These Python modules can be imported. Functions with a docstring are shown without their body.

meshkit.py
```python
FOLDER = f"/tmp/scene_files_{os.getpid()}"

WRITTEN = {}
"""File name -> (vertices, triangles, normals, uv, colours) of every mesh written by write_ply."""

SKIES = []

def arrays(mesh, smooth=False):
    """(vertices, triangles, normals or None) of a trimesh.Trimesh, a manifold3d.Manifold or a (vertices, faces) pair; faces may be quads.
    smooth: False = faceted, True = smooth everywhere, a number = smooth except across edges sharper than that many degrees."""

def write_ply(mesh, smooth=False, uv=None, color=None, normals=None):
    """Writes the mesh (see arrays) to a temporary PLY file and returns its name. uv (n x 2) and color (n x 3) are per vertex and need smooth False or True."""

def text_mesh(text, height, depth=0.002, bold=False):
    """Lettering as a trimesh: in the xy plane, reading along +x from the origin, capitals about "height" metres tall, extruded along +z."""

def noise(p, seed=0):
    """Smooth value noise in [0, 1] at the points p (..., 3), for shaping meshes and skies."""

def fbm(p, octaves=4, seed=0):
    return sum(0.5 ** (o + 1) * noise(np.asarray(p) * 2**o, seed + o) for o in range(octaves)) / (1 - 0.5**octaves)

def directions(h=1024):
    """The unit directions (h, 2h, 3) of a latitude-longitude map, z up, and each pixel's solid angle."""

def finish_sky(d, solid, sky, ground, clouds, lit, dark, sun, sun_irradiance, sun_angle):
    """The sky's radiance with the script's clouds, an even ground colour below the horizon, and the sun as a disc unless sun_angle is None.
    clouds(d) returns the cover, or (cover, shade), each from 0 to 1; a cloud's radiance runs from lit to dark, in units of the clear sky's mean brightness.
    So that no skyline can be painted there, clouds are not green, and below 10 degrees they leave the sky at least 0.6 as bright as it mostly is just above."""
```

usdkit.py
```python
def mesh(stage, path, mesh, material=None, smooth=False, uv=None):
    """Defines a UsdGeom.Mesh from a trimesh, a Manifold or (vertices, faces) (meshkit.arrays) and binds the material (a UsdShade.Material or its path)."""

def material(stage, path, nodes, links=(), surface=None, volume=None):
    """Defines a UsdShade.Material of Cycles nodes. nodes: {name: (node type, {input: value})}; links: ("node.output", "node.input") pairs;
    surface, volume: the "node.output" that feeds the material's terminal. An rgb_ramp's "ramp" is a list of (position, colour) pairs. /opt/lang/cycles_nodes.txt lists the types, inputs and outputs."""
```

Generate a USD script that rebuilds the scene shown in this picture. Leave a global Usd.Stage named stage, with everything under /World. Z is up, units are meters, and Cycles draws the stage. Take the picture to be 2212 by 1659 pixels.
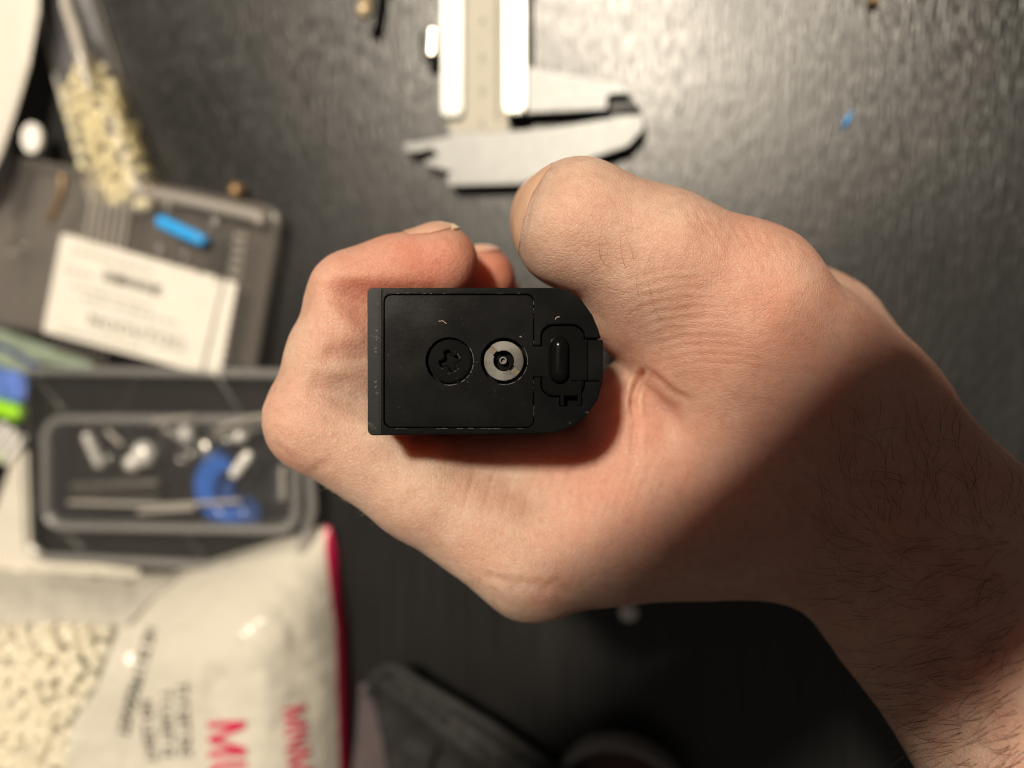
import math, random, numpy as np, trimesh, usdkit, meshkit
import manifold3d as m3
from scipy.spatial import Delaunay
from shapely.geometry import Polygon, Point, LineString, box as sbox
from shapely import affinity
import shapely
from pxr import Usd, UsdGeom, UsdLux, UsdShade, Gf, Sdf, Vt

stage = Usd.Stage.CreateInMemory()
UsdGeom.Xform.Define(stage, '/World')
UsdGeom.Scope.Define(stage, '/World/Looks')
rng = np.random.default_rng(7)
random.seed(7)

# ---------------------------------------------------------------- camera
TILT, PITCH = math.radians(14), math.radians(4)
ct, st = math.cos(TILT), math.sin(TILT); cp, sp = math.cos(PITCH), math.sin(PITCH)
R = np.array([ct, 0, -st]); B = np.array([st, 0, ct])                                  # right, up, back
U, B = cp * np.array([0, 1.0, 0]) - sp * B, sp * np.array([0, 1.0, 0]) + cp * B
C = np.array([0, 0, 0.2426])
cam = UsdGeom.Camera.Define(stage, '/World/camera')
cam.CreateHorizontalApertureAttr(36.0); cam.CreateFocalLengthAttr(26.0)
cam.CreateFStopAttr(5.6); cam.CreateFocusDistanceAttr(0.131)
cam.CreateClippingRangeAttr(Gf.Vec2f(0.004, 20.0))
cam.CreateExposureAttr(0.0)
cam.AddTransformOp().Set(Gf.Matrix4d(*R, 0, *U, 0, *B, 0, *C, 1))
K = 36.0 / 26.0 / 2212
def cm(px, py, d):                 # a point seen at (px, py), d millimetres in front of the lens, in the lens frame (mm)
    return np.array([(px - 1106) * K * d, -(py - 829.5) * K * d, -d])
def W(p):                          # lens frame (mm) to world (m)
    p = np.asarray(p, float)
    return C + (p[..., :1] * R + p[..., 1:2] * U + p[..., 2:3] * B) / 1000
def T(px, py, h=0.0):              # the point at height h (m) above the table that is seen at (px, py)
    px, py, h = np.broadcast_arrays(np.asarray(px, float), np.asarray(py, float), np.asarray(h, float))
    d = (px - 1106)[..., None] * K * R - (py - 829.5)[..., None] * K * U - B
    t = (h - C[2]) / d[..., 2]
    return C + d * t[..., None]
def px_of(p):                      # lens frame -> picture position
    return np.stack([1106 + p[..., 0] / -p[..., 2] / K, 829.5 - p[..., 1] / -p[..., 2] / K], -1)

# ---------------------------------------------------------------- light: one desk lamp, dim room
spot = T(1350, 50)
v = C - spot; v /= np.linalg.norm(v)
LD = np.array([-v[0], -v[1], v[2]])
LAMP = spot + LD * 3.0
lamp = UsdLux.SphereLight.Define(stage, '/World/desk_lamp_bulb')
lamp.CreateRadiusAttr(0.15); lamp.CreateIntensityAttr(700.0); lamp.CreateNormalizeAttr(False)
lamp.CreateColorAttr(Gf.Vec3f(1.0, 0.875, 0.70)); lamp.AddTranslateOp().Set(Gf.Vec3d(*LAMP))
dome = UsdLux.DomeLight.Define(stage, '/World/room_ambience')
dome.CreateIntensityAttr(0.025); dome.CreateColorAttr(Gf.Vec3f(1.0, 0.86, 0.74))

# ---------------------------------------------------------------- helpers
taken = {}
def numbered(parent, name):
    n = taken.get((parent, name), 0); taken[(parent, name)] = n + 1
    return f'{parent}/{name}' if n == 0 else f'{parent}/{name}_{n:03d}'
def tag(prim, label=None, category=None, group=None, kind=None):
    for k, x in (('label', label), ('category', category), ('group', group), ('kind', kind)):
        if x: prim.SetCustomDataByKey(k, x)
ORG = {}
def thing(name, label, category, loc=(0, 0, 0), group=None):
    path = numbered('/World', name)
    x = UsdGeom.Xform.Define(stage, path); x.AddTranslateOp().Set(Gf.Vec3d(*map(float, loc)))
    tag(x.GetPrim(), label, category, group); ORG[path] = np.asarray(loc, float)
    return path
def part(parent, name, mesh, mat, smooth=35, label=None, kind=None):       # mesh in world metres
    org = ORG.get(parent, np.zeros(3)) if parent else np.zeros(3)
    path = numbered(parent or '/World', name)
    v, f, n = meshkit.arrays(mesh, smooth)
    m = usdkit.mesh(stage, path, (v - org, f), mat)
    if n is not None:
        m.CreateNormalsAttr(Vt.Vec3fArray.FromNumpy(n.astype(np.float32))); m.SetNormalsInterpolation('vertex')
    ORG[path] = org
    tag(m.GetPrim(), label, None, None, kind)
    return path
def solo(name, mesh, mat, label, category, smooth=35, group=None, kind=None):
    p = part(None, name, mesh, mat, smooth); tag(stage.GetPrimAtPath(p), label, category, group, kind); return p
def tm(v, f): return trimesh.Trimesh(np.asarray(v, float), np.asarray(f, int), process=False)
def man(m):
    q = m.to_mesh(); return tm(q.vert_properties[:, :3], q.tri_verts)
def cat(*ms): return trimesh.util.concatenate([man(m) if hasattr(m, 'to_mesh') else m for m in ms])
def mv(m, fn):
    m = man(m) if hasattr(m, 'to_mesh') else m.copy()
    return tm(fn(np.array(m.vertices)), m.faces)
def bevel(poly, z0, z1, c):         # polygon slab with chamfered top edge (manifold)
    cs = m3.CrossSection([np.asarray(poly.exterior.coords)[:-1]] + [np.asarray(i.coords)[:-1] for i in poly.interiors], m3.FillRule.EvenOdd)
    low = m3.Manifold.extrude(cs, z1 - c - z0).translate([0, 0, z0])
    parts = [low]
    n = 3
    prev = 0.0
    for i in range(n):                 # rounded in three steps
        a0, a1 = i / n * math.pi / 2, (i + 1) / n * math.pi / 2
        inset = c * (1 - math.cos((a0 + a1) / 2)); h = c * (math.sin(a1) - math.sin(a0)); zz = z1 - c + c * math.sin(a0)
        q = cs.offset(-inset, m3.JoinType.Round) if inset > 0 else cs
        parts.append(m3.Manifold.extrude(q, h + 1e-9).translate([0, 0, zz - 1e-9]))
    out = parts[0]
    for p in parts[1:]: out = out + p
    return out
def slab(poly, z0, z1, c=0.0):
    if poly.geom_type == 'MultiPolygon': return cat(*[slab(q, z0, z1, c) for q in poly.geoms])
    return slab1(poly, z0, z1, c)
def slab1(poly, z0, z1, c=0.0):      # clean chamfer: hull-free loft with one 45 degree step
    if c <= 0: 
        cs = m3.CrossSection([np.asarray(poly.exterior.coords)[:-1]] + [np.asarray(i.coords)[:-1] for i in poly.interiors], m3.FillRule.EvenOdd)
        return m3.Manifold.extrude(cs, z1 - z0).translate([0, 0, z0])
    return bevel(poly, z0, z1, c)
def rrect(x0, y0, x1, y1, r, res=6):
    return sbox(x0 + r, y0 + r, x1 - r, y1 - r).buffer(r, quad_segs=res)
def tube(pts, r, seg=10, caps=True):
    pts = np.asarray(pts, float); n = len(pts); r = np.broadcast_to(np.asarray(r, float), n)
    t = np.gradient(pts, axis=0); t /= np.linalg.norm(t, axis=1, keepdims=True)
    a = np.array([0, 0, 1.0]) if abs(t[0][2]) < .9 else np.array([1.0, 0, 0])
    V = []
    for i in range(n):
        x = np.cross(t[i], a); x /= np.linalg.norm(x); y = np.cross(t[i], x)
        g = np.linspace(0, 2 * math.pi, seg, endpoint=False)
        V.append(pts[i] + r[i] * (np.cos(g)[:, None] * x + np.sin(g)[:, None] * y))
    V = np.vstack(V); F = []
    for i in range(n - 1):
        for j in range(seg):
            a_, b_ = i * seg + j, i * seg + (j + 1) % seg
            F += [[a_, b_, b_ + seg], [a_, b_ + seg, a_ + seg]]
    if caps:
        V = np.vstack([V, pts[:1], pts[-1:]]); k = n * seg
        for j in range(seg):
            F += [[k, (j + 1) % seg, j], [k + 1, (n - 1) * seg + j, (n - 1) * seg + (j + 1) % seg]]
    m = tm(V, F); m.fix_normals(); return m
def capsule(a, b, r, seg=14):
    a, b = np.asarray(a, float), np.asarray(b, float); d = (b - a) / max(np.linalg.norm(b - a), 1e-9)
    g = np.linspace(0.12, math.pi / 2, 5)
    pts = [a - d * r * math.cos(x) for x in g] + [b + d * r * math.cos(x) for x in g[::-1]]
    return tube(pts, [r * math.sin(x) for x in g] + [r * math.sin(x) for x in g[::-1]], seg)
def ball(p, r, sub=2, scale=(1, 1, 1)):
    m = trimesh.creation.icosphere(sub, r); m.apply_scale(scale); m.apply_translation(p); return m
def noise2(x, y, s, seed=0):         # smooth value noise
    return 2 * meshkit.fbm(np.stack([np.asarray(x) * s + seed * 7.3, np.asarray(y) * s, np.full(np.shape(x), seed * 3.1)], -1)) - 1
def sheet(poly, hfun, step=10, thick=0.0):
    """a film laid over hfun: polygon and step in picture units, hfun(px, py) = height above the table in metres"""
    x0, y0, x1, y1 = poly.bounds
    bd = np.array([poly.exterior.interpolate(s).coords[0] for s in np.arange(0, poly.exterior.length, step)])
    gx, gy = np.meshgrid(np.arange(x0, x1, step), np.arange(y0, y1, step)); gx = gx + (np.arange(gx.shape[0]) % 2 * step / 2)[:, None]
    pts = np.stack([gx.ravel(), gy.ravel()], 1)
    inner = poly.buffer(-step * .55)
    pts = pts[shapely.contains_xy(inner, pts[:, 0], pts[:, 1])] if not inner.is_empty else pts[:0]
    pts = np.vstack([bd, pts])
    tri = Delaunay(pts).simplices
    cen = pts[tri].mean(1); tri = tri[shapely.contains_xy(poly, cen[:, 0], cen[:, 1])]
    a = pts[tri]; e1, e3 = a[:, 1] - a[:, 0], a[:, 2] - a[:, 0]; sgn = e1[:, 0] * e3[:, 1] - e1[:, 1] * e3[:, 0]; tri[sgn > 0] = tri[sgn > 0][:, ::-1]   # picture y runs down
    h = np.asarray(hfun(pts[:, 0], pts[:, 1]), float)
    v = T(pts[:, 0], pts[:, 1], h)
    m = tm(v, tri)
    if thick:
        lowv = v - [0, 0, thick]; n = len(v); nb = len(bd); F = [*tri, *(tri[:, ::-1] + n)]
        e = {}
        for t in tri:
            for a_, b_ in ((t[0], t[1]), (t[1], t[2]), (t[2], t[0])):
                if (b_, a_) in e: e.pop((b_, a_))
                else: e[(a_, b_)] = 1
        for a_, b_ in e: F += [[b_, a_, a_ + n], [b_, a_ + n, b_ + n]]
        m = tm(np.vstack([v, lowv]), F)
    return m
def plate(poly, h0, h1, c=0.0004):   # a solid standing on the table: outline as seen at height h1 (picture units), world sizes
    xy = T(*np.asarray(poly.exterior.coords)[:-1].T, h1)[:, :2]
    return man(slab(Polygon(xy).buffer(0), h0, h1, c))
def rounded(pts, r, res=5):
    p = Polygon(pts).buffer(0); return p.buffer(-r).buffer(r, quad_segs=res) if p.buffer(-r).area > 0 else p

# ---------------------------------------------------------------- materials
def mat(name, nodes, links=(), surface='p.BSDF', volume=None):
    return usdkit.material(stage, f'/World/Looks/{name}', nodes, links, surface=surface, volume=volume)
def plain(name, col, rough=0.5, metal=0.0, bump=0.0, bscale=800, vary=0.15, **kw):
    lo = tuple(c * (1 - vary) for c in col); hi = tuple(min(1, c * (1 + vary)) for c in col)
    nodes = {'g': ('geometry', {}), 'n': ('noise_texture', {'scale': bscale * .12, 'detail': 4.0}),
             'r': ('rgb_ramp', {'ramp': [(0.3, lo), (0.7, hi)]}), 'nf': ('noise_texture', {'scale': float(bscale), 'detail': 3.0}),
             'b': ('bump', {'strength': 1.0, 'distance': bump}), 'rr': ('map_range', {'from_min': .3, 'from_max': .7, 'to_min': rough * .82, 'to_max': min(1, rough * 1.2)}),
             'p': ('principled_bsdf', {'metallic': metal, **kw})}
    links = [('g.position', 'n.vector'), ('g.position', 'nf.vector'), ('n.fac', 'r.fac'), ('r.color', 'p.base_color'), ('nf.fac', 'rr.value'), ('rr.result', 'p.roughness')]
    if bump: links += [('nf.fac', 'b.height'), ('b.normal', 'p.normal')]
    return mat(name, nodes, links)
def film(name, tint=(1, 1, 1), haze=0.06, haze_col=(.8, .78, .75), rough=0.12, gloss=1.0, bump=0.0, bscale=150):
    nodes = {'g': ('geometry', {}), 'n': ('noise_texture', {'scale': float(bscale), 'detail': 3.0}), 'b': ('bump', {'strength': 1.0, 'distance': bump}),
             't': ('transparent_bsdf', {'color': tint}), 'd': ('diffuse_bsdf', {'color': haze_col}), 'tl': ('translucent_bsdf', {'color': haze_col}),
             'dd': ('mix_closure', {'fac': 0.4}), 'm1': ('mix_closure', {'fac': haze}), 'gl': ('glossy_bsdf', {'color': (gloss,) * 3, 'roughness': rough}),
             'f': ('fresnel', {'IOR': 1.5}), 'm2': ('mix_closure', {})}
    links = [('g.position', 'n.vector'), ('d.BSDF', 'dd.closure1'), ('tl.BSDF', 'dd.closure2'), ('t.BSDF', 'm1.closure1'), ('dd.closure', 'm1.closure2'), ('m1.closure', 'm2.closure1'), ('gl.BSDF', 'm2.closure2'), ('f.fac', 'm2.fac')]
    if bump: links += [('n.fac', 'b.height'), ('b.normal', 'gl.normal'), ('b.normal', 'd.normal')]
    return mat(name, nodes, links, surface='m2.closure')

M = {}
M['table'] = mat('black_wood_grain', {
    'g': ('geometry', {}), 'mp': ('mapping', {'scale': (1.0, 0.20, 1.0)}), 'mp2': ('mapping', {'scale': (1.0, 0.03, 1.0)}),
    'n1': ('noise_texture', {'scale': 900.0, 'detail': 2.0, 'roughness': .6}), 'n2': ('noise_texture', {'scale': 480.0, 'detail': 4.0}), 'n3': ('noise_texture', {'scale': 14.0, 'detail': 3.0}),
    'pit': ('map_range', {'range_type': 'smoothstep', 'from_min': .40, 'from_max': .80, 'to_min': 0.0, 'to_max': 1.0}), 'w': ('math', {'math_type': 'multiply_add', 'value2': .95}), 'b': ('bump', {'strength': 1.0, 'distance': 0.000082}),
    'cr': ('rgb_ramp', {'ramp': [(.3, (.006, .006, .0063)), (.7, (.013, .0127, .0125))]}), 'rr': ('map_range', {'from_min': .35, 'from_max': .65, 'to_min': .30, 'to_max': .37}),
    'p': ('principled_bsdf', {'specular_ior_level': .5})},
    [('g.position', 'mp.vector'), ('g.position', 'mp2.vector'), ('mp.vector', 'n1.vector'), ('mp2.vector', 'n2.vector'), ('g.position', 'n3.vector'), ('n1.fac', 'pit.value'), ('pit.result', 'w.value1'), ('n2.fac', 'w.value3'),
     ('w.value', 'b.height'), ('b.normal', 'p.normal'), ('n2.fac', 'cr.fac'), ('cr.color', 'p.base_color'), ('n3.fac', 'rr.value'), ('rr.result', 'p.roughness')])
M['skin'] = mat('skin', {
    'g': ('geometry', {}), 'red': ('attribute', {'attribute': 'redness'}), 'line': ('attribute', {'attribute': 'lines'}),
    'n1': ('noise_texture', {'scale': 130.0, 'detail': 5.0, 'roughness': .6}), 'n2': ('noise_texture', {'scale': 700.0, 'detail': 3.0}),
    'c1': ('rgb_ramp', {'ramp': [(.30, (.47, .30, .225)), (.52, (.53, .35, .268)), (.72, (.56, .395, .305))]}),
    'c2': ('mix', {'color2': (.55, .19, .125)}), 'c3': ('mix', {'mix_type': 'multiply', 'fac': .35}), 'mott': ('rgb_ramp', {'ramp': [(.25, (.72, .62, .58)), (.55, (1, 1, 1))]}),
    'nd': ('noise_texture', {'scale': 900.0, 'detail': 2.0}), 'vs': ('vector_math', {'math_type': 'multiply_add', 'vector2': (.0003, .0003, .0003)}),
    'v1': ('voronoi_texture', {'feature': 'distance_to_edge', 'scale': 1250.0}), 'v2': ('voronoi_texture', {'feature': 'distance_to_edge', 'scale': 2900.0}),
    'm1': ('map_range', {'from_min': 0.0, 'from_max': .16, 'to_min': 0.0, 'to_max': 1.0, 'clamp': True}), 'm2': ('map_range', {'from_min': 0.0, 'from_max': .2, 'to_min': 0.0, 'to_max': .5, 'clamp': True}),
    'h1': ('math', {'math_type': 'add'}), 'h2': ('math', {'math_type': 'multiply_add', 'value2': .9}),
    'b': ('bump', {'strength': 1.0, 'distance': 0.000065}), 'rr': ('map_range', {'from_min': .3, 'from_max': .7, 'to_min': .42, 'to_max': .60}),
    'p': ('principled_bsdf', {'subsurface_method': 'random_walk', 'subsurface_weight': .5, 'subsurface_scale': .0018, 'subsurface_radius': (1.0, .36, .2), 'specular_ior_level': .42})},
    [('g.position', 'n1.vector'), ('g.position', 'n2.vector'), ('g.position', 'nd.vector'), ('nd.color', 'vs.vector1'), ('g.position', 'vs.vector3'), ('vs.vector', 'v1.vector'), ('vs.vector', 'v2.vector'),
     ('n1.fac', 'c1.fac'), ('c1.color', 'c2.color1'), ('red.fac', 'c2.fac'), ('n2.fac', 'mott.fac'), ('c2.color', 'c3.color1'), ('mott.color', 'c3.color2'), ('c3.color', 'p.base_color'),
     ('v1.distance', 'm1.value'), ('v2.distance', 'm2.value'), ('m1.result', 'h1.value1'), ('m2.result', 'h1.value2'), ('n2.fac', 'h2.value1'), ('h1.value', 'h2.value3'), ('h2.value', 'b.height'), ('b.normal', 'p.normal'),
     ('n2.fac', 'rr.value'), ('rr.result', 'p.roughness')])
M['nail'] = plain('nail', (.52, .31, .225), .34, vary=.05, bump=.00001, bscale=2500)
M['nail_edge'] = plain('nail_edge', (.66, .52, .36), .4, vary=.05)
M['hair'] = plain('hair', (.03, .017, .01), .5, vary=.1)
M['hair_pale'] = plain('hair_pale', (.55, .40, .24), .4, vary=.1)
def blackmetal(name, base, rough, speck=.66):
    return mat(name, {'g': ('geometry', {}), 'n': ('noise_texture', {'scale': 420.0, 'detail': 5.0, 'roughness': .7}), 'v': ('noise_texture', {'scale': 1500.0, 'detail': 2.0}),
        'dust': ('math', {'math_type': 'multiply'}), 'th': ('map_range', {'from_min': speck, 'from_max': speck + .06, 'clamp': True}), 'thv': ('map_range', {'from_min': .5, 'from_max': .6, 'clamp': True}),
        'c': ('mix', {'color1': base, 'color2': (.07, .066, .06)}), 'lo': ('noise_texture', {'scale': 130.0, 'detail': 3.0}), 'rr': ('map_range', {'from_min': .3, 'from_max': .7, 'to_min': rough * .86, 'to_max': rough * 1.16}),
        'b': ('bump', {'strength': 1.0, 'distance': .000008}), 'p': ('principled_bsdf', {'specular_ior_level': .16})},
        [('g.position', 'n.vector'), ('g.position', 'v.vector'), ('n.fac', 'th.value'), ('v.fac', 'thv.value'), ('th.result', 'dust.value1'), ('thv.result', 'dust.value2'), ('dust.value', 'c.fac'), ('c.color', 'p.base_color'), ('g.position', 'lo.vector'), ('lo.fac', 'rr.value'), ('rr.result', 'p.roughness'), ('v.fac', 'b.height'), ('b.normal', 'p.normal')])
M['mag'] = blackmetal('black_coated_metal', (.0030, .0030, .0032), .25)
M['mag_rim'] = blackmetal('worn_black_coating', (.008, .008, .0083), .40, .62)
M['mag_gloss'] = blackmetal('black_gloss_coating', (.0032, .0034, .0034), .2)
M['steel'] = plain('brushed_steel', (.62, .60, .56), .34, 1.0, .00001, 2500, .08)
M['valve_steel'] = plain('valve_steel', (.15, .145, .135), .32, .85, bscale=260, vary=.08)
M['caliper'] = plain('satin_steel', (.25, .255, .255), .5, .4, .000006, 1800, .06)
M['caliper_bright'] = plain('polished_steel', (.33, .33, .32), .33, .9, .000004, 1800, .04)
M['scale_face'] = plain('scale_face', (.40, .375, .31), .55, .0, .000004, 1800, .04)
M['ink'] = plain('black_ink', (.015, .015, .015), .6)
M['grey_ink'] = plain('grey_ink', (.22, .215, .21), .6)
M['pellet'] = plain('cream_pellet', (.86, .76, .45), .3, vary=.05, subsurface_weight=.25, subsurface_scale=.0014, subsurface_radius=(1, .94, .8))
M['pellet_pale'] = plain('pale_pellet', (.84, .78, .63), .3, vary=.05, subsurface_weight=.25, subsurface_scale=.0014, subsurface_radius=(1, .95, .86))
M['bag_film'] = film('clear_bag_film', (.95, .95, .96), .07, (.62, .60, .68), .5, bump=.0002, bscale=160)
M['zip_film'] = film('milky_bag_film', (.9, .9, .9), .8, (.80, .76, .68), .18, bump=.0005, bscale=120)
M['blister'] = film('clear_blister_plastic', (.93, .93, .93), .035, (.7, .68, .66), .12, bump=.00015, bscale=90)
M['blister_milky'] = film('milky_blister_plastic', (.88, .86, .84), .16, (.52, .48, .45), .2, bump=.0003, bscale=120)
M['white_bag'] = plain('white_printed_film', (.56, .53, .46), .22, vary=.05, bump=.0008, bscale=130)
M['magenta'] = plain('magenta_print', (.50, .016, .075), .32, vary=.08)
M['paper'] = plain('white_paper', (.66, .63, .57), .7, vary=.03, bump=.00002, bscale=2000)
M['white_plastic'] = plain('white_plastic', (.85, .83, .80), .35, vary=.03)
M['blue'] = plain('bright_blue_plastic', (.03, .36, .85), .3, vary=.1)
M['deep_blue'] = plain('deep_blue_plastic', (.035, .11, .38), .3, vary=.15)
M['pale_blue'] = plain('blue_wrapper', (.10, .18, .55), .35, vary=.25)
M['sage'] = plain('sage_green_strip', (.20, .25, .19), .5, vary=.2)
M['lime'] = plain('lime_green_plastic', (.28, .62, .015), .4, vary=.1)
M['brass'] = plain('brass', (.27, .17, .08), .4, .4, vary=.15)
M['leather'] = plain('black_leather', (.018, .0175, .0175), .65, vary=.3, specular_ior_level=.2, bump=.0002, bscale=900)
M['mauve'] = plain('mauve_lining', (.060, .045, .050), .7, vary=.15)
M['mug'] = plain('grey_glaze', (.22, .22, .22), .35, vary=.1)
M['dark_red'] = plain('dark_red_glaze', (.045, .006, .006), .4, vary=.2)
M['shiny'] = plain('shiny_steel', (.80, .79, .76), .30, .25, vary=.04)
M['rib_film'] = film('ridged_blister_plastic', (.9, .88, .86), .6, (.70, .66, .61), .2)
M['frame_film'] = film('clear_frame_plastic', (.9, .9, .9), .30, (.66, .65, .64), .15)
M['thumb_nail'] = plain('thumb_nail', (.50, .315, .215), .5, vary=.05, specular_ior_level=.2)
M['slot'] = plain('slot_floor', (.10, .082, .06), .45, .6, vary=.2)
M['pale_gold'] = plain('pale_gold', (.62, .50, .32), .35, .3)
M['chip'] = plain('bare_chip', (.085, .08, .075), .5)
M['phone'] = plain('phone_black', (.012, .012, .013), .4)

# ---------------------------------------------------------------- table
tb = trimesh.creation.box([1.5, 1.1, .028]); tb.apply_translation([-.05, 0, -.014])
solo('table', tb, M['table'], 'black desk top with a fine upright wood grain, lit from the upper left', 'desk', smooth=False, kind='structure')
# the phone that takes the picture, held slanting over the hand: it throws the big soft shadow
e2 = np.array([.77, .64]); n2 = np.array([-.64, .77])
def phone_xy(s, n): return e2 * s + n2 * n
def slant(v):
    o = np.array(v, float); xy = o[:, :1] * e2 + o[:, 1:2] * n2; return W(np.column_stack([xy, o[:, 2]]))
ph = thing('phone', 'black phone held slanting above the fist, its lens over the magazine', 'phone', C)
part(ph, 'body', mv(slab(rrect(-92, -20, 66, 43.5, 10), 2.2, 10, 1.2), slant), M['phone'])
part(ph, 'lens_ring', mv(slab(Point(0, 0).buffer(8, quad_segs=12).difference(Point(0, 0).buffer(5, quad_segs=12)), 0.6, 2.2), slant), M['steel'])

# ---------------------------------------------------------------- hand: one surface from a distance field, lens frame in mm
def rcone(P, a, b, ra, rb):
    a, b = a.astype(np.float32), b.astype(np.float32); ba = b - a
    t = np.clip(((P - a) @ ba) / max(float(ba @ ba), 1e-6), 0, 1)
    return np.sqrt((((P - a) - t[:, None] * ba) ** 2).sum(1)) - (ra + (rb - ra) * t)
def smin(a, b, k):
    h = np.maximum(k - np.abs(a - b), 0) / k
    return np.minimum(a, b) - h * h * k * .25
def chain(P, js, k):
    f = None
    for (a, ra), (b, rb) in zip(js[:-1], js[1:]):
        g = rcone(P, a, b, ra, rb); f = g if f is None else smin(f, g, k)
    return f
def J(px, py, d, r): return (cm(px, py, d), r)
MAGD = 127.0
def mm(cx, cy):                       # the close-up's own units on the base of the magazine -> lens frame mm at its face
    return cm((1400 + cx / 2.011) * .54, (1100 + cy / 2.011) * .54, MAGD)[:2]
def mpoly(pts): return Polygon([mm(*p) for p in pts])
mag_outline = mpoly([(138, 102), (1640, 102), (1760, 125), (1860, 195), (1950, 320), (2000, 440), (2035, 560), (2040, 690), (2035, 850), (1995, 1000), (1900, 1140), (1780, 1225), (1640, 1268), (1500, 1276), (142, 1292)])
mag_outline = mag_outline.buffer(-1.0).buffer(1.0, quad_segs=6)
_mc = [np.array(mm(135, 690)), np.array(mm(2020, 690))]
_mx0, _mx1 = mm(137, 0)[0], mm(2036, 0)[0]; _my1, _my0 = mm(0, 102)[1], mm(0, 1290)[1]
def mag_sdf(P):
    cx, cy, hx, hy = (_mx0 + _mx1) / 2, (_my0 + _my1) / 2, (_mx1 - _mx0) / 2, (_my1 - _my0) / 2
    r = np.where(P[:, 0] > cx, 9.0, 1.0)
    q = np.stack([np.abs(P[:, 0] - cx) - hx + r, np.abs(P[:, 1] - cy) - hy + r], 1)
    return np.sqrt((np.maximum(q, 0) ** 2).sum(1)) + np.minimum(q.max(1), 0) - r
INDEX = [J(1310, 1120, 156, 13.5), J(1150, 1212, 153, 11.6), J(910, 1055, 150.5, 10.4), J(689, 906, 149, 10.4), J(722, 775, 148, 9.0), J(768, 642, 148, 8.9), J(850, 605, 149, 8.2), J(948, 566, 150, 7.9)]
MIDDLE = [J(1300, 1110, 176, 13), J(1145, 1180, 173, 11.6), J(900, 1045, 170, 10.6), J(716, 912, 168, 10.4), J(750, 780, 168, 9.2), J(800, 672, 168, 9.0), J(930, 628, 168, 8.2), J(1043, 602, 168, 7.5)]
RING = [J(1290, 1080, 194, 12.5), J(1140, 1130, 191, 11), J(920, 1020, 188, 10), J(760, 905, 187, 9.8), J(790, 780, 187, 8.8), J(840, 700, 187, 8.5), J(970, 662, 187, 7.8), J(1062, 640, 187, 7.2)]
LITTLE = [J(1290, 1040, 209, 11), J(1140, 1080, 206, 9.5), J(970, 990, 204, 8.6), J(830, 895, 203, 8.2), J(850, 790, 203, 7.5), J(890, 730, 203, 7.2), J(970, 700, 203, 6.6), J(1040, 690, 203, 6.2)]
THUMB = [J(1790, 880, 158, 18), J(1600, 657, 145, 15.6), J(1420, 562, 141, 13.0), J(1250, 488, 140, 11.7), J(1216, 478, 155, 10.3), J(1222, 486, 166, 8.0)]
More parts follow.
